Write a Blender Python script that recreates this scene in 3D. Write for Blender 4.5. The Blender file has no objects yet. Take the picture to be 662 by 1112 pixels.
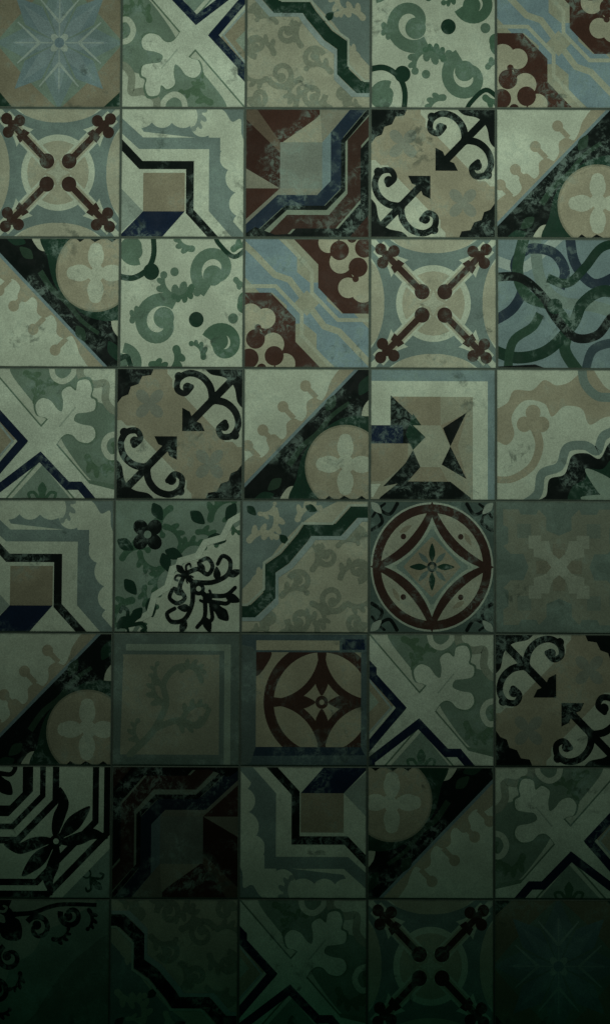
import bpy, math, random
from mathutils import Matrix, Vector
from mathutils.geometry import tessellate_polygon
random.seed(7)
scene=bpy.context.scene

# ------------------------------------------------------------------ palette (albedo, wear)
cream=(.42,.47,.375,.25); pale=(.47,.53,.43,.15); beige=(.30,.285,.205,.35); tan=(.22,.20,.14,.35)
sage=(.175,.238,.19,.45); grey=(.145,.195,.18,.45); green=(.055,.115,.072,.65); dgreen=(.011,.036,.022,.6)
black=(.0035,.007,.006,.58); red=(.052,.025,.018,.55); brown=(.042,.023,.017,.38)
navy=(.006,.014,.034,.45); blue=(.165,.235,.265,.5); dblue=(.04,.065,.075,.5)
def dk(c,f): return (c[0]*f,c[1]*f,c[2]*f,c[3])
def mx(a,b,t): return tuple(a[i]*(1-t)+b[i]*t for i in range(4))

I=lambda x,y:(x,y)
H=lambda x,y:(100-x,y)
V=lambda x,y:(x,100-y)
R=lambda x,y:(100-x,100-y)
Q1=lambda x,y:(100-y,x)
Q3=lambda x,y:(y,100-x)
DG=lambda x,y:(y,x)
AD=lambda x,y:(100-y,100-x)

def smooth(pts,n=7,closed=False):
    out=[];N=len(pts)
    rng=range(N if closed else N-1)
    for i in rng:
        if closed: a,b,c,d=pts[i-1],pts[i],pts[(i+1)%N],pts[(i+2)%N]
        else: a,b,c,d=pts[max(i-1,0)],pts[i],pts[i+1],pts[min(i+2,N-1)]
        for k in range(n):
            t=k/n
            out.append(tuple(.5*((2*b[j])+(-a[j]+c[j])*t+(2*a[j]-5*b[j]+4*c[j]-d[j])*t*t+(-a[j]+3*b[j]-3*c[j]+d[j])*t**3) for j in range(2)))
    if not closed: out.append(pts[-1])
    return out

class Painter:
    def __init__(s,base=I,tone=1.0):
        s.faces=[];s.k=0;s.base=base;s.sym=[I];s.tone=tone
    def _emit(s,polys,col):
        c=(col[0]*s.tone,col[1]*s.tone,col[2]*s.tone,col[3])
        for f in s.sym:
            s.k+=1
            for poly in polys:
                q=[s.base(*f(*pt)) for pt in poly]
                q=s._clip(q)
                if len(q)<3: continue
                a=sum(q[i][0]*q[(i+1)%len(q)][1]-q[(i+1)%len(q)][0]*q[i][1] for i in range(len(q)))
                if abs(a)<1e-4: continue
                if a>0: q=q[::-1]
                s.faces.append((q,s.k,c))
    def _clip(s,q,lo=0.45,hi=99.55):
        for ax,lim,sg in ((0,lo,1),(0,hi,-1),(1,lo,1),(1,hi,-1)):
            out=[]
            for i in range(len(q)):
                a=q[i];b=q[(i+1)%len(q)]
                da=(a[ax]-lim)*sg;db=(b[ax]-lim)*sg
                if da>=0: out.append(a)
                if (da>=0)!=(db>=0):
                    t=da/(da-db);out.append((a[0]+(b[0]-a[0])*t,a[1]+(b[1]-a[1])*t))
            q=out
            if not q: return q
        return q
    def bg(s,c): s.poly(c,[(-5,-5),(105,-5),(105,105),(-5,105)])
    def poly(s,c,pts,sm=False):
        if sm: pts=smooth(pts,6,True)
        tr=tessellate_polygon([[Vector((p[0],p[1],0)) for p in pts]])
        s._emit([[pts[i] for i in t] for t in tr],c)
    def ell(s,c,x,y,rx,ry=None,ang=0,n=28):
        ry=rx if ry is None else ry
        ca,sa=math.cos(math.radians(ang)),math.sin(math.radians(ang));pts=[]
        for i in range(n):
            a=2*math.pi*i/n;u,v=rx*math.cos(a),ry*math.sin(a)
            pts.append((x+u*ca-v*sa,y+u*sa+v*ca))
        s._emit([pts],c)
    def st(s,c,pts,w,sm=True,w2=None,cap=False,n=7):
        if sm and len(pts)>2: pts=smooth(pts,n)
        w2=w if w2 is None else w2
        N=len(pts);L=[];Rr=[]
        for i,p in enumerate(pts):
            a=pts[max(i-1,0)];b=pts[min(i+1,N-1)]
            d1=Vector((p[0]-a[0],p[1]-a[1]));d2=Vector((b[0]-p[0],b[1]-p[1]))
            if d1.length<1e-6:d1=d2.copy()
            if d2.length<1e-6:d2=d1.copy()
            d1.normalize();d2.normalize();t=(d1+d2)
            if t.length<1e-4:t=d1.copy()
            t.normalize();nn=Vector((-t.y,t.x))
            m=max(.45,abs(nn.dot(Vector((-d1.y,d1.x)))))
            hw=(w+(w2-w)*i/(N-1))/2/m
            L.append((p[0]+nn.x*hw,p[1]+nn.y*hw));Rr.append((p[0]-nn.x*hw,p[1]-nn.y*hw))
        s._emit([[L[i],L[i+1],Rr[i+1],Rr[i]] for i in range(N-1)],c)
        if cap:
            s.ell(c,pts[0][0],pts[0][1],w/2,n=14)
            s.ell(c,pts[-1][0],pts[-1][1],w2/2,n=14)
    def ring(s,c,x,y,r,w,a0=0,a1=360,n=48,ry=None):
        ry=r if ry is None else ry
        qs=[]
        for i in range(n):
            A=math.radians(a0+(a1-a0)*i/n);B=math.radians(a0+(a1-a0)*(i+1)/n)
            f=lambda k,t:(x+(r+k)*math.cos(t),y+(ry+k)*math.sin(t))
            qs.append([f(-w/2,A),f(-w/2,B),f(w/2,B),f(w/2,A)])
        s._emit(qs,c)
    def scroll(s,c,x,y,r,turns,a0,d,w,bulb=True,r1=None):
        r1=r*.28 if r1 is None else r1
        n=int(22*abs(turns))+6;pts=[]
        for i in range(n+1):
            t=i/n;a=math.radians(a0)+d*2*math.pi*turns*t;rr=r+(r1-r)*t
            pts.append((x+rr*math.cos(a),y+rr*math.sin(a)))
        s.st(c,pts,w,False,w*.7)
        if bulb: s.ell(c,pts[-1][0],pts[-1][1],w*.8)
    def leaf(s,c,x,y,ang,l,w,lob=0):
        ca,sa=math.cos(math.radians(ang)),math.sin(math.radians(ang))
        prof=[(0,.0),(.15,.55),(.4,1),(.7,.75),(1,0)]
        pts=[(l*a,w/2*b) for a,b in prof]+[(l*a,-w/2*b) for a,b in prof[-2:0:-1]]
        s.poly(c,smooth([(x+u*ca-v*sa,y+u*sa+v*ca) for u,v in pts],4,True))
    def acanthus(s,c,x,y,ang,l,bend=1,fat=1.0):
        pts=[]
        for i in range(9):
            t=i/8;a=math.radians(ang+bend*95*t)
            if i==0: px,py=x,y
            else: px+=l/8*math.cos(a);py+=l/8*math.sin(a)
            pts.append((px,py,a))
        s.st(c,[(q[0],q[1]) for q in pts],l*.22*fat,False,l*.10*fat,True)
        for i,k in ((2,.20),(4,.19),(6,.15)):
            q=pts[i];a=q[2]-bend*math.radians(62)
            s.ell(c,q[0]+l*k*.6*math.cos(a),q[1]+l*k*.6*math.sin(a),l*k,l*k*.5*fat,math.degrees(a)+bend*12,14)
        q=pts[-1];s.ell(c,q[0],q[1],l*.10*fat,n=14)
    def fleur(s,c,x,y,ang,z):
        A=math.radians(ang);ux,uy=math.cos(A),math.sin(A);vx,vy=-uy,ux
        f=lambda a,b:(x+z*(a*ux+b*vx),y+z*(a*uy+b*vy))
        s.poly(c,[f(-.1,0),f(.15,.13),f(.5,.17),f(.75,.22),f(1.05,0),f(.75,-.22),f(.5,-.17),f(.15,-.13)],True)
        for g in (1,-1):
            s.st(c,[f(.05,0),f(.3,.2*g),f(.55,.42*g),f(.5,.68*g),f(.3,.62*g)],z*.17,True,z*.13,True)
            s.st(c,[f(.0,0),f(-.1,.18*g),f(-.28,.26*g)],z*.12,True,z*.1,True)
    def tulip(s,c,x,y,ang,z):
        A=math.radians(ang);ux,uy=math.cos(A),math.sin(A);vx,vy=-uy,ux
        f=lambda a,b:(x+z*(a*ux+b*vx),y+z*(a*uy+b*vy))
        s.poly(c,[f(.12,0),f(.35,.13),f(.65,.15),f(1.05,0),f(.65,-.15),f(.35,-.13)],True)
        for g in (1,-1):
            s.poly(c,[f(0,.03*g),f(.12,.26*g),f(.35,.44*g),f(.6,.54*g),f(.86,.76*g),f(.78,.40*g),f(.5,.22*g),f(.2,.09*g)],True)
        s.st(c,[f(-.3,0),f(.2,0)],z*.14,False)
    def quatre(s,c,x,y,r,ang=0,w=.62):
        for k in range(4):
            A=math.radians(ang+90*k)
            s.ell(c,x+r*.55*math.cos(A),y+r*.55*math.sin(A),r*.45,r*w/2,ang+90*k,18)
        s.ell(c,x,y,r*.3)

# ------------------------------------------------------------------ designs
def star_tile(p):
    p.bg(sage)
    p.sym=[I,Q1,R,Q3]
    p.poly(tan,[(-2,50),(-2,102),(50,102),(30,84),(16,70)])
    p.poly(dgreen,[(-2,84),(-2,102),(14,102)])
    p.poly(mx(blue,sage,.4),[(50,50),(38,22),(50,-2),(62,22)])
    p.poly(mx(blue,sage,.2),[(50,50),(22,36),(14,14),(36,22)])
    p.poly(mx(blue,pale,.15),[(50,50),(44,34),(50,10),(56,34)])
    p.poly(mx(blue,pale,.15),[(50,50),(34,42),(20,20),(42,34)])
    for a in ((34,16),(66,16)):
        p.st(mx(pale,blue,.5),[(50,34),a],2.4,False,1)
    p.st(mx(pale,blue,.55),[(50,50),(50,14)],1.1,False)
    p.sym=[I]
    p.quatre(mx(pale,blue,.4),50,50,9,45)
    p.ell(blue,50,50,4)

def x_tile(p):
    p.bg(cream)
    g=(.085,.145,.09,.95);g2=mx(sage,g,.3)
    p.poly(g2,[(16,-4),(70,-4),(74,20),(96,30),(104,46),(104,86),(84,88),(60,60),(50,40),(30,22)],True)
    for x,y,a,l,b in ((36,26,-95,24,1),(28,4,10,24,1),(90,76,-10,22,-1),(78,68,80,24,-1)):
        p.acanthus(g,x,y,a,l,b)
    p.st(cream,[(48,-6),(50,6),(58,10),(66,4),(66,-6)],4.5)
    p.st(cream,[(106,50),(95,52),(91,60),(96,68),(106,66)],4.5)
    p.poly(cream,[(80,-4),(104,-4),(104,24),(96,26),(90,14),(80,8)],True)
    p.st(mx(sage,beige,.4),[(72,-4),(72,6),(82,12),(92,12),(92,24),(98,32),(106,32)],6)
    w=pale;e=mx(g,sage,.35)
    arms=([(-6,6),(74,94)],[(-4,106),(58,38)])
    # broad angular branching band ending in a scalloped lily
    lily=[(40,58),(47,48),(49,42),(44,38),(38,36),(36,28),(41,23),(48,25),(53,31),(57,33),(58,26),(57,18),(63,14),(68,17),(70,10),(78,9),(81,16),(80,22),(84,25),(83,32),(76,34),(69,35),(67,40),(73,43),(82,45),(84,52),(79,57),(71,56),(65,51),(58,52),(48,64)]
    cx_,cy_=60,38
    for q in arms: p.st(e,q,18.5,False)
    p.poly(e,[(cx_+(a-cx_)*1.07,cy_+(b-cy_)*1.07) for a,b in lily],True)
    p.poly(e,[(70,84),(106,90),(106,94),(80,94)])
    for q in arms: p.st(w,q,16,False)
    p.poly(w,lily,True)
    p.st(mx(w,sage,.5),[(55,45),(68,30)],1.2,False)
    p.poly(w,[(62,84),(78,88),(104,94),(104,106),(80,106)])
    p.poly(mx(tan,beige,.4),[(-4,24),(22,52),(-4,80)])
    p.poly(mx(sage,cream,.3),[(-4,38),(8,52),(-4,64)])
    p.poly(sage,[(12,106),(42,74),(70,106)])
    p.fleur(green,42,104,-90,16)
    p.st(navy,[(-4,20),(3,27),(3,32),(26,56),(-4,90)],6.4,False)
    p.st(navy,[(2,108),(2,96),(40,68),(62,90),(72,90),(88,108)],6.4,False)
    p.st(mx(blue,cream,.4),[(-4,30),(18,56),(-4,80)],1.6,False)

def band_tile(p,bc=dgreen):
    p.bg(mx(beige,cream,.30))
    p.poly(grey,[(-4,-4),(84,-4),(60,8),(46,18),(30,34),(16,52),(-4,72)])
    l=mx(beige,cream,.3)
    for x,y,a,z,b in ((6,30,-60,24,1),(26,8,60,24,1),(44,14,-80,22,1),(10,60,-60,20,1),(62,6,180,18,1),(14,10,20,16,-1)):
        p.acanthus(l,x,y,a,z,b)
    for x,y,a in ((30,26,45),(4,4,45),(50,4,20)): p.leaf(dgreen,x,y,a,10,6)
    g=mx(mx(beige,tan,.8),sage,.5)
    for x,y,r,t,a,d in ((46,62,9,1.1,200,1),(68,42,9,1.1,250,-1),(72,74,11,1.2,20,1),(92,52,9,1.1,90,-1),(46,90,10,1.2,180,-1),(90,92,8,1.1,0,1),(22,90,7,1.1,90,1),(90,26,7,1.1,10,-1)):
        p.scroll(g,x,y,r,t,a,d,4.8)
    for x,y,a,z,b in ((32,72,-60,22,1),(56,52,-40,22,-1),(56,78,10,22,1),(78,58,-80,22,1),(60,100,-80,22,-1),(32,100,-40,18,1),(84,78,40,20,-1),(76,34,-60,18,1),(8,100,-50,16,1)):
        p.acanthus(g,x,y,a,z,b)
    q=[(-6,84),(9,84),(22,72),(22,52),(34,44),(48,28),(52,22),(76,22),(89,8),(106,8)]
    p.st(mx(blue,cream,.35),[(a+5,b+5.4) for a,b in q],4.4,False)
    p.st(bc,q,9.5,False)
    p.st(mx(cream,grey,.3),[(a-4.4,b-4.8) for a,b in q],1.8,False)

def scroll_tile(p):
    p.bg(cream)
    g=mx(green,sage,.4);g2=mx(green,sage,.1)
    p.scroll(g,32,66,20,1.0,-50,-1,10.5)
    p.scroll(g,77,24,18,1.0,110,1,10)
    p.scroll(g2,84,82,14,1.05,200,1,9)
    p.scroll(g,3,99,14,.9,-90,1,8)
    p.scroll(g,10,8,10,1.0,60,1,8)
    p.scroll(g2,103,50,12,.9,100,-1,7)
    for x,y,a,l,b in ((42,48,-70,24,1),(44,46,-170,22,1),(46,86,60,22,1),(58,38,100,18,1),(94,32,60,16,-1),(92,8,-50,18,1),(68,92,-80,16,-1),(58,8,170,18,1),(10,64,-90,16,1),(26,98,-20,18,1)):
        p.acanthus(g if (x+y)%4 else g2,x,y,a,l,b,1.35)
    p.st(dgreen,[(-4,29),(10,31),(22,24),(27,12),(26,-4)],4.6,True,4.2)
    p.ell(dgreen,25,26,6.5);p.ell(dgreen,62,63,6)
    p.st(dgreen,[(102,8),(92,14),(80,4),(76,-4)],3.6)
    p.st(dgreen,[(-4,96),(6,92),(10,104)],4)
    p.ell(g,92,62,4);p.ell(g,44,26,3.4)

def octagon_tile(p):
    b=mx(beige,sage,.3)
    p.bg(b)
    bl=mx(blue,sage,.05)
    p.poly(bl,[(-8,-8),(18,-8),(42,14),(42,26),(52,34),(66,34),(66,48),(78,58),(88,58),(108,78),(108,108),(82,108),(58,86),(58,74),(48,66),(34,66),(34,52),(22,42),(12,42),(-8,22)])
    p.st(mx(b,cream,.15),[(-8,-2),(8,12),(24,28),(36,32),(50,50),(64,68),(76,72),(92,88),(108,104)],5,False)
    p.poly(b,[(50,40),(60,50),(50,60),(40,50)])
    p.sym=[I,R]
    q=[(-6,40),(22,40),(43,61),(43,78),(68,104)]
    g=lambda k:[(a+k,c-k) for a,c in q]
    p.st(mx(b,cream,.3),g(3),3,False)
    p.poly(red,[(-6,42),(21,42),(41,62),(41,80),(65,104),(-6,104)])
    lob=mx(beige,cream,.15)
    p.ell(lob,5,60,9.5);p.ell(lob,17,62,8);p.ell(lob,6,76,9);p.ell(lob,23,82,9);p.ell(lob,12,92,14);p.ell(lob,33,97,8)
    p.ell(red,11,69,2.6)
    for dx,dy in ((9,78),(4,93),(24,91)):
        p.ell(red,dx,dy,7.6)
    p.ell(dk(red,.8),14,101,4)
    p.sym=[I]

def cross_tile(p):
    p.bg(cream)
    p.sym=[I,Q1,R,Q3]
    p.ell(mx(beige,cream,.3),-8,50,20,36)
    p.ring(grey,-16,50,31,8,-90,90,ry=48)
    p.sym=[I]
    p.ell(cream,50,50,39)
    p.ring(grey,50,50,34.5,9.5,n=64)
    p.ell(mx(beige,cream,.2),50,50,25)
    p.sym=[I,Q1,R,Q3]
    p.st(cream,[(44,44),(6,6)],12,False)
    p.st(mx(beige,cream,.2),[(40,40),(16,16)],8.4,False)
    p.st(brown,[(42,42),(14,14)],5,False)
    p.ell(brown,41,41,6)
    p.ell(brown,8,8,4.6);p.ell(brown,18.5,9.5,4.6);p.ell(brown,9.5,18.5,4.6);p.ell(brown,13,13,4)
    p.poly(brown,[(19,27),(27,19),(22,16),(16,22)])
    p.sym=[I]
    p.poly(mx(beige,cream,.6),[(50,40),(53,47),(60,50),(53,53),(50,60),(47,53),(40,50),(47,47)])

def box_tile(p):
    p.bg(cream)
    p.poly(grey,[(4,-4),(104,-4),(104,104),(96,104),(80,80),(74,24),(18,18)])
    for x,y,r in ((16,4,11),(33,5,10),(50,3,12),(66,12,10),(84,20,13),(90,38,10),(97,54,12),(98,74,10),(100,90,9)):
        p.ell(cream,x,y,r)
    p.poly(cream,[(50,-6),(104,-6),(104,60),(90,34),(74,14)])
    p.poly(grey,[(74,-6),(104,-6),(104,28),(98,20),(97,8),(90,10),(84,2)],True)
    p.acanthus(mx(grey,cream,.2),60,-4,40,22,1)
    p.poly(cream,[(-6,14),(18,32),(71,32),(71,78),(97,106),(60,106),(-6,60)])
    p.st(grey,[(-6,8),(16,27),(76,27),(76,78),(102,106)],9,False)
    p.poly(tan,[(18,50),(52,50),(52,80),(18,80)])
    p.poly(cream,[(-6,28),(18,50),(18,80),(-6,102)])
    p.poly(mx(grey,cream,.3),[(-6,56),(18,80),(-6,102)])
    p.poly(navy,[(18,80),(52,80),(30,104),(-6,104)])
    p.poly(cream,[(52,80),(76,104),(30,104)])
    p.st(black,[(-6,22),(16,44),(56,44),(56,80),(80,105)],6.4,False)

def cube_tile(p):
    p.bg(mx(sage,tan,.3))
    t=mx(tan,grey,.3)
    p.poly(red,[(2,-4),(60,-4),(60,4),(40,26),(26,26)])
    p.poly(mx(cream,tan,.75),[(30,26),(62,4),(62,26)])
    p.poly(t,[(60,-4),(88,-4),(62,26)])
    p.poly(mx(red,tan,.35),[(-4,-4),(6,-4),(28,26),(28,36),(-4,6)])
    p.poly(dk(red,.7),[(-4,4),(28,34),(28,62),(-4,44)])
    p.poly(mx(tan,grey,.3),[(-4,44),(28,62),(-4,72)])
    p.poly(red,[(-4,62),(18,62),(28,62),(-4,90)])
    p.poly(mx(grey,tan,.35),[(28,26),(62,26),(62,62),(28,62)])
    p.poly(mx(grey,tan,.6),[(-4,90),(28,62),(62,62),(58,70),(26,68),(-4,96)])
    p.poly(mx(grey,blue,.5),[(62,26),(88,-4),(94,-4),(69,28),(69,56),(58,68),(62,62)])
    q=[(100,-10),(74,20),(74,58),(60,72),(28,72),(-10,106)]
    q2=[(112,0),(88,26),(88,68),(70,88),(36,88),(16,108)]
    p.st(mx(navy,dblue,.25),q,10,False)
    p.st(black,[(a+5,b+5) for a,b in q],3.4,False)
    p.st(brown,q2,11,False)
    p.poly(black,[(a+5,b+5) for a,b in q2]+[(140,140)])
    p.poly(dk(red,.7),[(108,60),(100,70),(100,82),(84,100),(62,100),(54,108),(108,108)])
    p.poly(black,[(-4,104),(-4,100),(8,92),(24,98),(44,97),(50,104)])

def anchor_tile(p):
    bb=mx(beige,tan,.3)
    p.bg(bb)
    p.sym=[I,R]
    p.quatre(mx(grey,bb,.5),26,27,14,45)
    p.poly(black,[(-2,-2),(30,-2),(27,5),(20,6),(17,12),(11,14),(9,20),(4,22),(-2,30)])
    p.poly(mx(cream,beige,.2),[(40,-2),(40,4),(44,8),(44,14),(52,20),(80,48),(86,56),(92,56),(96,60),(104,60),(104,-2)])
    p.poly(black,[(72,-2),(102,-2),(102,28),(96,26),(93,14),(86,7),(74,4)],True)
    p.st(black,[(92,8),(60,40)],6.0,False)
    p.poly(black,[(52,48),(52,30),(58,33),(60,38),(62,40),(67,42),(70,48)])
    p.sym=[I,R,AD,DG]
    p.st(black,[(76,25),(74,14),(67,6),(57,3.5),(49,8),(48,16),(54,19),(59,14)],5.8,True,4.4,True)
    p.ell(black,56,14.5,3.8)
    p.ell(black,49,6,3.4)
    p.sym=[I]

def diag_tile(p):
    p.bg(cream)
    b=mx(beige,tan,.2)
    p.poly(b,[(-4,78),(8,66),(14,68),(20,62),(18,54),(24,50),(30,54),(34,50),(34,42),(40,38),(46,40),(50,34),(50,26),(56,22),(62,24),(66,18),(70,8),(82,-4),(104,-4),(-4,104)],True)
    for x,y in ((16,48),(32,30),(50,14),(4,60)):
        p.st(b,[(x+8,y+8),(x,y)],4,False);p.ell(b,x-1,y-1,4.4);
    p.poly(black,[(-4,95),(95,-4),(104,-4),(104,104),(-4,104)])
    p.st(mx(blue,grey,.4),[(-6,96),(96,-6)],2.4,False)
    p.poly(mx(cream,beige,.4),[(30,104),(34,92),(42,90),(46,96),(54,94),(60,104)],True)
    p.poly(mx(cream,beige,.4),[(104,22),(96,28),(94,38),(98,44),(104,44)],True)
    p.poly(dgreen,[(40,104),(42,84),(48,64),(62,48),(78,38),(96,36),(104,44),(104,104)],True)
    dg=dk(green,.4)
    p.st(dg,[(36,74),(46,60),(58,50),(70,36),(84,26)],5,True,3)
    p.leaf(dg,66,32,-60,14,8);p.leaf(dg,30,84,140,14,8)
    p.leaf(dgreen,24,96,160,18,9);p.leaf(dgreen,92,20,-60,18,9)
    p.ell(b,81,75,32)
    p.ring(mx(b,dgreen,.3),81,75,31.5,1.5)
    p.poly(black,[(60,104),(68,97),(74,101),(80,97),(88,101),(94,97),(104,104)])
    c=mx(cream,b,.2)
    for a in (0,90,180,270):
        A=math.radians(a);ux,uy=math.cos(A),math.sin(A)
        p.ell(c,81+13*ux,73+13*uy,9,6.6,a,18)
        p.ell(c,81+19*ux,73+19*uy,4.5,5.2,a,14)
    p.ell(c,81,73,7)
    p.st(b,[(78,76),(60,94)],1.8,False)

def tangle_tile(p):
    p.bg(mx(blue,sage,.3))
    p.st(mx(blue,pale,.5),[(-4,16),(20,22),(36,10),(52,-4)],8)
    g=mx(dgreen,green,.3);n=mx(navy,dblue,.4)
    p.st(mx(sage,grey,.6),[(30,-4),(34,30),(50,48),(78,52),(104,60)],9)
    p.st(n,[(-4,64),(12,54),(20,38),(14,20),(24,8),(44,10),(54,24),(50,38)],8)
    p.st(g,[(22,-4),(16,24),(24,44),(44,52),(56,68),(54,86),(66,104)],9)
    p.st(n,[(58,-4),(62,18),(76,34),(92,30),(104,20)],8)
    p.st(dgreen,[(104,44),(84,40),(68,50),(60,66),(40,86),(16,92),(-4,86)],9)
    p.st(black,[(-4,30),(18,30),(36,44),(46,60),(62,76),(80,74),(92,60),(104,58)],7)
    p.st(dgreen,[(40,30),(56,34),(70,22),(84,6),(104,2)],7)
    p.st(dblue,[(70,104),(76,86),(92,80),(104,82)],7)
    p.st(g,[(8,104),(12,80),(28,68),(34,58)],7)
    p.ell(dgreen,46,52,6)
    p.poly(black,[(-4,99),(30,97),(50,104),(-4,104)])

def frame_star_tile(p):
    p.bg(cream)
    p.poly(mx(blue,sage,.35),[(-4,-4),(104,-4),(104,104),(94,104),(94,9),(-4,9)])
    p.poly(cream,[(-4,12),(91,12),(91,104),(83,104),(83,20),(-4,20)])
    b=mx(beige,sage,.25);t=mx(beige,tan,.8)
    p.poly(b,[(-4,21),(82,21),(82,104),(-4,104)])
    p.poly(cream,[(-4,21),(16,21),(16,43),(-4,43)])
    p.poly(t,[(16,21),(56,21),(56,43),(34,43),(16,36)])
    p.poly(t,[(-4,57),(30,57),(30,72),(10,86),(-4,86)])
    p.poly(navy,[(-4,43),(34,43),(34,57),(-4,57)])
    p.poly(black,[(16,20),(34,36),(34,57),(26,57),(26,43),(16,43)])
    p.poly(dgreen,[(34,34),(46,50),(34,62),(28,50)])
    p.poly(mx(b,cream,.2),[(34,43),(56,43),(64,59),(56,75),(40,75),(34,62),(44,52)])
    p.poly(t,[(56,43),(76,34),(64,59)])
    p.poly(black,[(58,45),(77,33),(64,59)])
    p.poly(black,[(64,59),(77,84),(57,73)])
    p.poly(t,[(77,34),(64,59),(77,84),(70,59)])
    p.poly(t,[(40,75),(56,75),(62,86),(30,86)])
    p.poly(black,[(34,62),(40,75),(30,86),(10,90),(28,72)])
    p.poly(black,[(8,98),(24,86),(64,86),(80,98),(82,104),(4,104)])
    p.poly(cream,[(-4,88),(8,88),(2,98),(-4,98)])

def floral_tile(p):
    b=mx(beige,tan,.2)
    p.bg(b)
    c=mx(cream,sage,.08)
    p.poly(c,[(-4,-4),(64,-4),(60,8),(48,12),(38,8),(28,16),(14,16),(8,26),(-4,28)],True)
    p.poly(c,[(-4,104),(-4,58),(8,58),(14,50),(12,36),(22,24),(38,26),(44,36),(54,28),(68,30),(74,42),(88,36),(104,42),(104,104)],True)
    p.st(mx(grey,sage,.3),[(68,-4),(70,10),(80,20),(94,22),(106,32)],7)
    p.poly(c,[(78,-4),(104,-4),(104,16),(92,16),(84,10)],True)
    p.ell(b,22,42,6);p.ell(b,36,42,6);p.ell(b,29,33,6);p.ell(b,29,42,5)
    p.st(b,[(30,44),(34,58),(28,74),(12,84),(-4,84)],7,True,5)
    p.st(mx(grey,sage,.3),[(16,106),(32,96),(36,80),(50,74),(56,60),(70,58),(80,62),(86,50),(106,44)],7)
    p.poly(black,[(28,104),(39,97),(42,84),(54,80),(60,66),(72,64),(82,68),(90,56),(104,52),(104,104)],True)
    p.poly(dgreen,[(60,104),(60,90),(70,84),(72,76),(84,76),(92,68),(104,66),(104,104)],True)
    s_=mx(sage,cream,.1)
    p.leaf(s_,104,104,-140,44,15);p.leaf(s_,104,100,-110,34,11);p.leaf(s_,100,104,-170,34,11)
    p.poly(black,[(90,-4),(104,-4),(104,10)])

def damask_tile(p):
    p.bg(cream)
    p.poly(sage,[(-4,-4),(104,-4),(104,14),(80,30),(60,44),(44,60),(30,80),(14,104),(-4,104)],True)
    p.sym=[I,DG]
    for x,y,a,l,b in ((44,6,160,24,-1),(76,14,-90,26,1),(52,38,-60,22,1),(92,8,120,20,-1),(40,20,0,22,1),(66,24,-20,20,1)):
        p.acanthus(green,x,y,a,l,b)
    for x,y,a in ((30,2,60),(60,8,40),(96,2,120),(40,38,20),(74,28,10)):
        p.leaf(dgreen,x,y,a,15,9)
    p.sym=[I]
    p.quatre(black,26,26,14,45,.8);p.ell(sage,26,26,3)
    p.sym=[I,DG]
    p.st(pale,[(106,8),(92,16),(86,28),(72,32),(66,42),(52,46),(50,52)],5,False)
    # crisp mirrored black sprigs opening from the diagonal
    p.st(black,[(56,56),(66,52),(74,56),(78,50),(74,44),(68,46)],3.6,True,3,True)
    p.st(black,[(64,62),(78,62),(90,56),(92,46),(86,42),(82,48)],3.8,True,3,True)
    p.st(black,[(74,72),(88,72),(96,66)],3.6,True,3,True)
    p.leaf(black,82,61,-95,11,6);p.leaf(black,90,57,-20,12,6);p.leaf(black,88,72,20,13,7);p.leaf(black,72,54,-130,10,5)
    p.sym=[I]
    p.fleur(black,58,58,-135,12)
    p.fleur(black,76,76,45,20)
    p.st(black,[(56,56),(78,78)],4,False)
    p.ell(black,67,67,5);p.ell(cream,67,67,2)
    p.fleur(dgreen,10,96,-50,18)

def circle_tile(p):
    p.bg(mx(grey,dgreen,.55))
    p.sym=[I,Q1,R,Q3]
    p.st(black,[(2,22),(10,16),(6,8),(2,12)],3,True,2,True);p.st(black,[(22,2),(16,10),(8,6),(12,2)],3,True,2,True)
    p.leaf(mx(cream,grey,.5),1,1,45,12,6)
    p.sym=[I]
    p.ell(mx(cream,grey,.3),50,50,49.3,n=48)
    p.ell(brown,50,50,47.8,n=48)
    p.ell(mx(cream,tan,.5),50,50,41,n=48)
    def astroid(tip,bow):
        pts=[]
        cs=[(50,50-tip),(50+tip,50),(50,50+tip),(50-tip,50)]
        for i in range(4):
            a=cs[i];b=cs[(i+1)%4];m=((a[0]+b[0])/2,(a[1]+b[1])/2)
            m=(m[0]+(50-m[0])*bow,m[1]+(50-m[1])*bow)
            for k in range(12):
                t=k/12;pts.append(tuple((1-t)**2*a[j]+2*t*(1-t)*m[j]+t*t*b[j] for j in (0,1)))
        return pts
    p.poly(brown,astroid(50,.42))
    p.ring(brown,50,50,44.5,6.4,n=64)
    p.poly(mx(cream,sage,.45),astroid(38,.46))
    p.poly(mx(sage,grey,.5),astroid(31,.3))
    p.poly(mx(tan,beige,.3),astroid(23,-.05))
    p.sym=[I,Q1,R,Q3]
    p.ell(brown,27,27,2.2);p.leaf(mx(cream,tan,.9),24,24,-30,11,4)
    p.leaf(dgreen,50,46,-90,14,5)
    p.leaf(mx(grey,dgreen,.3),53,47,-45,11,4)
    p.ell(mx(sage,cream,.3),50,20,1.6)
    p.sym=[I]
    p.ell(black,50,50,4);p.ell(tan,50,50,1.8)

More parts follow.
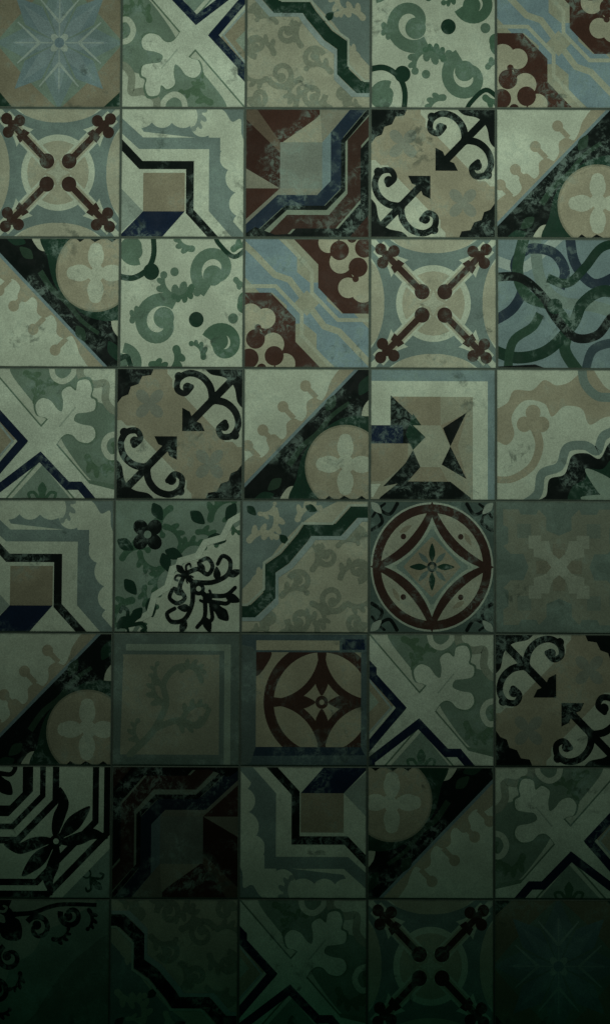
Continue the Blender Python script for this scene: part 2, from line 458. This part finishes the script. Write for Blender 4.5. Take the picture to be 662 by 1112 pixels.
def faded_star_tile(p):
    g=mx(sage,grey,.4);b=mx(beige,sage,.5)
    p.bg(g)
    p.sym=[I,Q1,R,Q3]
    p.poly(b,[(6,6),(18,6),(20,10),(32,10),(34,6),(40,12),(40,22),(50,26),(50,50),(26,50),(22,40),(12,40),(6,34),(10,32),(10,20),(6,18)])
    p.poly(mx(g,dgreen,.12),[(44,-2),(56,-2),(56,8),(53,18),(50,22),(47,18),(44,8)])
    p.poly(mx(g,b,.4),[(17,17),(28,17),(28,28),(17,28)])
    c=mx(cream,b,.5)
    p.poly(c,[(30,30),(42,30),(44,38),(50,42),(50,50),(42,50),(38,44),(30,42)])
    p.poly(c,[(26,26),(36,26),(36,36),(26,36)])
    p.sym=[I]
    p.poly(mx(cream,b,.35),[(43,43),(57,43),(57,57),(43,57)])
    p.sym=[I,Q1,R,Q3]
    p.poly(mx(b,tan,.5),[(45,32),(55,32),(55,40),(50,44),(45,40)])
    p.sym=[I]

def faded_frame_tile(p):
    g=mx(sage,grey,.6);b=mx(beige,sage,.3)
    p.bg(dk(g,.8))
    p.poly(mx(cream,sage,.7),[(10,8),(93,8),(93,104),(88,104),(88,13),(10,13)])
    p.poly(b,[(4,16),(84,16),(84,92),(4,92)])
    p.poly(dk(g,.85),[(-4,12),(6,10),(8,18),(6,96),(-4,100)])
    c=mx(b,mx(sage,green,.5),.65)
    p.st(c,[(14,92),(32,74),(42,54),(40,38),(50,26),(64,26),(70,36)],5.5,True,4,True)
    p.st(c,[(34,72),(52,66),(68,70),(76,58)],5,True,4,True)
    for x,y,a,b2,l in ((42,54,-170,1,24),(40,40,-160,1,20),(50,66,50,-1,22),(22,84,-150,1,20),(54,28,-50,1,20),(56,64,-80,1,22)):
        p.acanthus(c,x,y,a,l,b2)
    p.poly(mx(g,dgreen,.3),[(6,94),(84,94),(84,104),(6,104)])

def arcs_tile(p):
    bd=mx(dblue,grey,.2)
    p.bg(bd)
    f=mx(tan,beige,.6)
    p.poly(f,[(12,14),(95,14),(95,86),(12,86)])
    br=brown
    # brown circle with pointed petals formed by crossing arcs, cut by the blue border
    cx_,cy_,r=64,52,42
    p.ring(br,cx_,cy_,r,8,0,360,72)
    for k in range(4):
        A=math.radians(45+90*k);d=r*1.36
        p.ring(br,cx_+d*math.cos(A),cy_+d*math.sin(A),r*.98,6,45+90*k+138,45+90*k+222,30)
    p.ell(f,cx_,cy_,9)
    p.sym=[lambda x,y:(x,y)]
    for a,l in ((180,26),(90,24),(-90,24),(0,24)):
        p.leaf(br,cx_+5*math.cos(math.radians(a)),cy_+5*math.sin(math.radians(a)),a,l,10)
    p.ell(br,cx_,cy_,5);p.ell(f,cx_,cy_,2)
    p.poly(br,[(12,14),(24,14),(20,24),(12,32)],True)
    p.poly(bd,[(-4,-4),(104,-4),(104,14),(-4,14)])
    p.poly(beige,[(12,5),(78,5),(78,12.5),(12,12.5)])
    p.poly(navy,[(80,4),(98,4),(98,12),(80,12)])
    p.poly(mx(dblue,grey,.3),[(95,12),(104,12),(104,104),(95,92)])
    p.poly(mx(navy,dblue,.4),[(8,86),(95,86),(98,92),(10,93)])
    p.poly(bd,[(-4,93),(104,92),(104,104),(-4,104)])
    p.poly(dk(grey,.6),[(-4,8),(9,10),(12,14),(12,86),(8,98),(-4,104)])

def zigzag_tile(p):
    p.bg(black)
    q=[(-10,52),(26,52),(26,38),(38,26),(52,26),(52,-10)]
    c=cream
    def f(k): return [(-10,52+k),(26+k*.6,52+k),(38+k,38+k),(38+k,38+k),(52+k,26+k*.6),(52+k,-10)]
    def f(k): return [(-10,50+k),(24+k*.4,50+k),(50+k,24+k*.4),(50+k,-10)]
    p.poly(mx(c,sage,.3),[(-10,30),(20,30),(30,20),(30,-10),(-10,-10)])
    p.fleur(black,4,4,45,24)
    p.st(c,f(-9),5.5,False)
    p.st(c,f(1),5.5,False)
    p.poly(c,f(9)+[(140,-10),(140,140),(-10,140)])
    p.tulip(black,57,57,-45,36)
    p.tulip(black,57,57,135,36)
    p.ell(black,57,57,5);p.ell(c,57,57,2.2)
    g=lambda k:[(-10,96+k),(50+k,96+k),(96+k,50+k),(96+k,-10)]
    p.st(black,g(-8),5,False)
    p.st(black,g(1),5,False)
    p.poly(mx(sage,grey,.3),g(8)+[(140,-10),(140,140),(-10,140)])
    p.fleur(dgreen,84,84,45,13)

def dark_scroll_tile(p):
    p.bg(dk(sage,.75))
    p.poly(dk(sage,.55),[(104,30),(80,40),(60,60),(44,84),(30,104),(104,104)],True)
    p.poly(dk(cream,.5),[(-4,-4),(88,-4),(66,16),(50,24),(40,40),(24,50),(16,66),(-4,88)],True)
    p.sym=[I,DG]
    for x,y,r,a,d in ((44,22,10,-150,1),(70,12,9,200,-1)):
        p.scroll(black,x,y,r,1.1,a,d,4.4)
    p.st(black,[(10,20),(24,12),(40,10),(60,4),(90,4)],4,True,3)
    for x,y,a,l,b in ((20,8,30,18,1),(56,30,20,16,-1),(84,8,40,16,1)):
        p.acanthus(black,x,y,a,l,b)
    p.sym=[I]
    p.poly(black,[(-4,-4),(22,-4),(20,10),(30,18),(30,30),(18,30),(10,20),(-4,22)],True)
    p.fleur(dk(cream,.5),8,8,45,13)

D_="tile with worn black diagonal band and beige roundel"
S=[
[(star_tile,I,.95,"faded blue-grey star on beige patterned tile"),(x_tile,R,1,"cream cross tile with navy chevrons and sage leaves"),(band_tile,H,1,"tile with stepped dark green band over beige damask"),(scroll_tile,V,1,"cream tile with sage scrolls and round buds"),(octagon_tile,I,1,"blue-grey stepped tile with rust brown corners")],
[(cross_tile,I,1,"cream tile with brown fleury cross and grey rings"),(box_tile,I,1,"cream tile with black angular line and navy block"),(cube_tile,I,1,"rust red and navy tile with grey square"),(anchor_tile,I,1,"beige tile with black scrolled arrow corners"),(diag_tile,I,1,D_)],
[(diag_tile,V,1,D_),(scroll_tile,I,1,"cream tile with sage scrolls and round buds"),(octagon_tile,I,1,"blue-grey stepped tile with rust brown corners"),(cross_tile,I,1,"cream tile with brown fleury cross and grey rings"),(tangle_tile,I,1,"pale blue tile with interlaced dark ribbons")],
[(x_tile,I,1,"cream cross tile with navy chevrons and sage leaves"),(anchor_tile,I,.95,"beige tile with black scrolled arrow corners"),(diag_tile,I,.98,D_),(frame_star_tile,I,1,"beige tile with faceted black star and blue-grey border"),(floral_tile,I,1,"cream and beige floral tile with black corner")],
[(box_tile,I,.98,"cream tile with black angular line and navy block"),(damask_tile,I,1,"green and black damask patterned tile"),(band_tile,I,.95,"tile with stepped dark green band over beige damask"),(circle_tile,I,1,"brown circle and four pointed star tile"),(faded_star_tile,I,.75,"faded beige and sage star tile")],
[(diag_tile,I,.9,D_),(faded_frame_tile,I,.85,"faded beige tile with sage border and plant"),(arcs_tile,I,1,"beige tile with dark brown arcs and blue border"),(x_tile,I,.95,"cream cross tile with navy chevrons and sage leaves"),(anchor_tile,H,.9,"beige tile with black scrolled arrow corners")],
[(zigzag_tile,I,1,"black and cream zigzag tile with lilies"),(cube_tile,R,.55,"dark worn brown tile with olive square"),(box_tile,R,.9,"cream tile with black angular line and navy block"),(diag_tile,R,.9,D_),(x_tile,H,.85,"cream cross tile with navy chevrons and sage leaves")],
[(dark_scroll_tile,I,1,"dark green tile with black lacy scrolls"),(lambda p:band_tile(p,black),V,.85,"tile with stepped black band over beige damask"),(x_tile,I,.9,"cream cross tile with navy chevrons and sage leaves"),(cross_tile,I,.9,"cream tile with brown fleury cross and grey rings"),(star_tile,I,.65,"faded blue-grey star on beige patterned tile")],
]

# ------------------------------------------------------------------ materials
def nd(nt,t,**k):
    n=nt.nodes.new(t)
    for a,b in k.items(): setattr(n,a,b)
    return n
def math_n(nt,op,a,b=None,c=None,clamp=False):
    n=nt.nodes.new('ShaderNodeMath');n.operation=op;n.use_clamp=clamp
    for i,v in enumerate((a,b,c)):
        if v is None: continue
        if isinstance(v,(int,float)): n.inputs[i].default_value=v
        else: nt.links.new(v,n.inputs[i])
    return n.outputs[0]
def noise(nt,vec,scale,det=4,rough=.6,dist=0):
    n=nt.nodes.new('ShaderNodeTexNoise');n.inputs['Scale'].default_value=scale
    n.inputs['Detail'].default_value=det;n.inputs['Roughness'].default_value=rough;n.inputs['Distortion'].default_value=dist
    nt.links.new(vec,n.inputs['Vector']);return n.outputs['Fac']
def ramp(nt,v,lo,hi,a=0,b=1):
    n=nt.nodes.new('ShaderNodeMapRange');n.interpolation_type='SMOOTHSTEP'
    nt.links.new(v,n.inputs['Value'])
    for k,x in zip(('From Min','From Max','To Min','To Max'),(lo,hi,a,b)): n.inputs[k].default_value=x
    return n.outputs['Result']
def mixc(nt,f,a,b,mode='MIX'):
    n=nt.nodes.new('ShaderNodeMix');n.data_type='RGBA';n.blend_type=mode
    for i,v in ((0,f),(6,a),(7,b)):
        if isinstance(v,(int,float)): n.inputs[i].default_value=v
        elif isinstance(v,tuple): n.inputs[i].default_value=v
        else: nt.links.new(v,n.inputs[i])
    return n.outputs[2]

mat=bpy.data.materials.new("encaustic_tile");mat.use_nodes=True
nt=mat.node_tree;bs=nt.nodes['Principled BSDF']
att=nd(nt,'ShaderNodeVertexColor');att.layer_name="Col"
tc=nd(nt,'ShaderNodeTexCoord');oi=nd(nt,'ShaderNodeObjectInfo')
vm=nd(nt,'ShaderNodeVectorMath',operation='ADD')
cx=nd(nt,'ShaderNodeCombineXYZ')
nt.links.new(math_n(nt,'MULTIPLY',oi.outputs['Random'],37.0),cx.inputs[0])
nt.links.new(math_n(nt,'MULTIPLY',oi.outputs['Random'],91.0),cx.inputs[2])
nt.links.new(tc.outputs['Object'],vm.inputs[0]);nt.links.new(cx.outputs[0],vm.inputs[1])
P=vm.outputs[0]
area=ramp(nt,noise(nt,P,14,3),.46,.60)
fine=ramp(nt,noise(nt,P,75,7,.78,.6),.46,.60)
speck=ramp(nt,noise(nt,P,260,4,.7),.56,.72)
wear=math_n(nt,'MULTIPLY',area,math_n(nt,'MAXIMUM',fine,math_n(nt,'MULTIPLY',speck,.5)))
wear=math_n(nt,'ADD',wear,math_n(nt,'MULTIPLY',speck,.04))
wear=math_n(nt,'MULTIPLY',wear,att.outputs['Alpha'],clamp=True)
c1=mixc(nt,wear,att.outputs['Color'],(.17,.235,.205,1))
g1=ramp(nt,noise(nt,P,14,5,.65),.35,.7,.80,1.08)
g2=ramp(nt,noise(nt,P,420,3,.8),.3,.7,.84,1.14)
g3=ramp(nt,noise(nt,P,1300,2,.8),.3,.7,.76,1.22)
gg=math_n(nt,'MULTIPLY',math_n(nt,'MULTIPLY',g1,g2),g3)
gc=nd(nt,'ShaderNodeCombineXYZ')
for i in range(3): nt.links.new(gg,gc.inputs[i])
c2=mixc(nt,1.0,c1,gc.outputs[0],'MULTIPLY')
dirt=ramp(nt,noise(nt,P,34,6,.7,.4),.55,.67,0,.6)
c3=mixc(nt,math_n(nt,'MULTIPLY',dirt,ramp(nt,noise(nt,P,7,2),.52,.62)),c2,(.03,.045,.036,1))
sx=nd(nt,'ShaderNodeSeparateXYZ');nt.links.new(tc.outputs['Generated'],sx.inputs[0])
ed=lambda o:math_n(nt,'MINIMUM',o,math_n(nt,'SUBTRACT',1.0,o))
e=math_n(nt,'MINIMUM',ed(sx.outputs[0]),ed(sx.outputs[2]))
em=ramp(nt,math_n(nt,'ADD',e,math_n(nt,'MULTIPLY',noise(nt,P,70,5,.7),-.03)),-.020,.002,.5,0)
c4=mixc(nt,em,c3,(.025,.036,.03,1))
nt.links.new(c4,bs.inputs['Base Color'])
nt.links.new(ramp(nt,noise(nt,P,40,5),.3,.7,.5,.72),bs.inputs['Roughness'])
bs.inputs['Specular IOR Level'].default_value=.06
bp=nd(nt,'ShaderNodeBump');bp.inputs['Strength'].default_value=.15;bp.inputs['Distance'].default_value=.0008
nt.links.new(noise(nt,P,180,6,.7),bp.inputs['Height']);nt.links.new(bp.outputs[0],bs.inputs['Normal'])

gm=bpy.data.materials.new("dark_grout");gm.use_nodes=True
n2=gm.node_tree;b2=n2.nodes['Principled BSDF'];t2=nd(n2,'ShaderNodeTexCoord')
cc=mixc(n2,noise(n2,t2.outputs['Object'],60,6,.7),(.03,.045,.036,1),(.09,.12,.10,1))
n2.links.new(cc,b2.inputs['Base Color']);b2.inputs['Roughness'].default_value=.95
bb=nd(n2,'ShaderNodeBump');bb.inputs['Distance'].default_value=.002
n2.links.new(noise(n2,t2.outputs['Object'],300,5,.7),bb.inputs['Height']);n2.links.new(bb.outputs[0],b2.inputs['Normal'])

# ------------------------------------------------------------------ camera
f=1400.0; D=f/683.0; tilt=math.radians(2.2); roll=math.radians(.25)
M=Matrix.Translation((0,-D*math.cos(tilt),-D*math.sin(tilt)))@Matrix.Rotation(math.radians(90)+tilt,4,'X')@Matrix.Rotation(roll,4,'Z')
cam=bpy.data.cameras.new("camera");co=bpy.data.objects.new("camera",cam);scene.collection.objects.link(co)
co.matrix_world=M;cam.lens=36*f/1112;cam.sensor_width=36;cam.clip_end=50;scene.camera=co
def onwall(px,py):
    d=M.to_3x3()@Vector(((px-331)/f,-(py-556)/f,-1));o=M.translation
    t=-o.y/d.y;q=o+d*t;return q.x,q.z
ys=[(-21,-20),(119.5,120.5),(259.5,261),(400,402),(542.5,544.5),(686.5,688),(830,832),(974,975),(1119,1120)]
xs=[[-1,133,267.5,402,537,672],[-3,132,266,401,537,673],[-4,131,265,401,538,674],[-9,127,264.5,401,537,674],
    [-12,125,262,400,536,674],[-15,123,261,399,535.5,674],[-16,122,260,398,535,674],[-18,120,259,398,535,674]]

# ------------------------------------------------------------------ build
T=.010;EPS=6e-6
def rect(l,t,r,b,y): return [(l,y,t),(r,y,t),(r,y,b),(l,y,b)]
def build_mesh(name,p,w,h):
    verts=[];faces=[];cols=[]
    bev=.0008;sc=[rect(-w/2,h/2,w/2,-h/2,0),rect(-w/2,h/2,w/2,-h/2,-T+bev),rect(-w/2+bev,h/2-bev,w/2-bev,-h/2+bev,-T)]
    for s_ in sc: verts+=s_
    bc=(.20,.23,.18,.5)
    for k in (0,4):
        for i in range(4):
            j=(i+1)%4
            faces.append((k+i,k+4+i,k+4+j,k+j));cols.append(bc)
    faces.append((8,11,10,9));cols.append(bc)
    for q,k,c in p.faces:
        b=len(verts)
        for u,v in q: verts.append(((u/100-.5)*w,-T-k*EPS,(.5-v/100)*h))
        faces.append(tuple(range(b,b+len(q))));cols.append(c)
    me=bpy.data.meshes.new(name);me.from_pydata(verts,[],faces)
    ca=me.color_attributes.new("Col",'FLOAT_COLOR','CORNER')
    data=[]
    for pl,c in zip(me.polygons,cols):
        for _ in pl.loop_indices: data.extend(c)
    ca.data.foreach_set("color",data)
    me.materials.append(mat);me.update();return me

def add_tile(me,x,z,label):
    ob=bpy.data.objects.new("patterned_tile",me);scene.collection.objects.link(ob)
    ob.location=(x,random.uniform(-.0003,.0003),z)
    ob.rotation_euler=(random.uniform(-.002,.002),random.uniform(-.0012,.0012),random.uniform(-.002,.002))
    ob["label"]=label+" on the wall" if len(label.split())<10 else label
    ob["category"]="tile";ob["group"]="patchwork tiles covering the wall"
    return ob
bounds=[];meshes={}
for r in range(8):
    for c in range(5):
        fn,base,tone,label=S[r][c]
        def Y(k,px): a,b=ys[k];return a+(b-a)*px/662
        x0,x1=xs[r][c],xs[r][c+1]
        pts=[onwall(x0,Y(r,x0)),onwall(x1,Y(r,x1)),onwall(x1,Y(r+1,x1)),onwall(x0,Y(r+1,x0))]
        l=(pts[0][0]+pts[3][0])/2;rr=(pts[1][0]+pts[2][0])/2;t=(pts[0][1]+pts[1][1])/2;b=(pts[2][1]+pts[3][1])/2
        w,h=rr-l-.0022,t-b-.0022
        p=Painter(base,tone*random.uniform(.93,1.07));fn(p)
        me=build_mesh("patterned_tile",p,w,h);meshes[(r,c)]=me
        add_tile(me,(l+rr)/2,(t+b)/2,label);bounds.append((l,rr,t,b))
pitz=(bounds[0][2]-bounds[-1][3])/8
extra=[]
for r in range(8):
    l=bounds[r*5][0];rg=bounds[r*5+4][1];zc=(bounds[r*5][2]+bounds[r*5][3])/2
    extra+=[((r,4 if r%2 else 3),l-.1,zc),((r,1 if r%2 else 2),rg+.1,zc)]
for c in range(5):
    xc=(bounds[c][0]+bounds[c][1])/2
    extra+=[((5,4-c),xc,bounds[0][2]+pitz/2),((2,4-c),xc,bounds[35][3]-pitz/2)]
for key,x,z in extra:
    add_tile(meshes[key],x,z,S[key[0]][key[1]][3])
gmsh=bpy.data.meshes.new("wall")
L_,R_,T_,B_=-.72,.72,1.02,-1.08
v=[(L_,-T+.002,T_),(R_,-T+.002,T_),(R_,-T+.002,B_),(L_,-T+.002,B_),(L_,.03,T_),(R_,.03,T_),(R_,.03,B_),(L_,.03,B_)]
gmsh.from_pydata(v,[],[(0,3,2,1),(4,5,6,7),(0,1,5,4),(1,2,6,5),(2,3,7,6),(3,0,4,7)]);gmsh.materials.append(gm)
go=bpy.data.objects.new("wall",gmsh);scene.collection.objects.link(go)
go["kind"]="structure";go["label"]="dark grouted wall the patterned tiles are set on";go["category"]="wall"

# ------------------------------------------------------------------ light
wd=bpy.data.worlds.new("World");scene.world=wd;wd.use_nodes=True
wb=wd.node_tree.nodes['Background'];wb.inputs[0].default_value=(.05,.44,.24,1);wb.inputs[1].default_value=.055
ld=bpy.data.lights.new("ceiling_lamp",'AREA');ld.shape='RECTANGLE';ld.size=1.7;ld.size_y=.15;ld.energy=5.0;ld.color=(.90,1,.86)
ld.spread=math.radians(101)
lo=bpy.data.objects.new("ceiling_lamp",ld);scene.collection.objects.link(lo)
lo.location=(.10,-1.15,.52)
lo.rotation_euler=(Vector((.08,0,.52))-Vector(lo.location)).to_track_quat('-Z','Y').to_euler()
scene.view_settings.view_transform='Standard';scene.view_settings.look='None';scene.view_settings.exposure=0
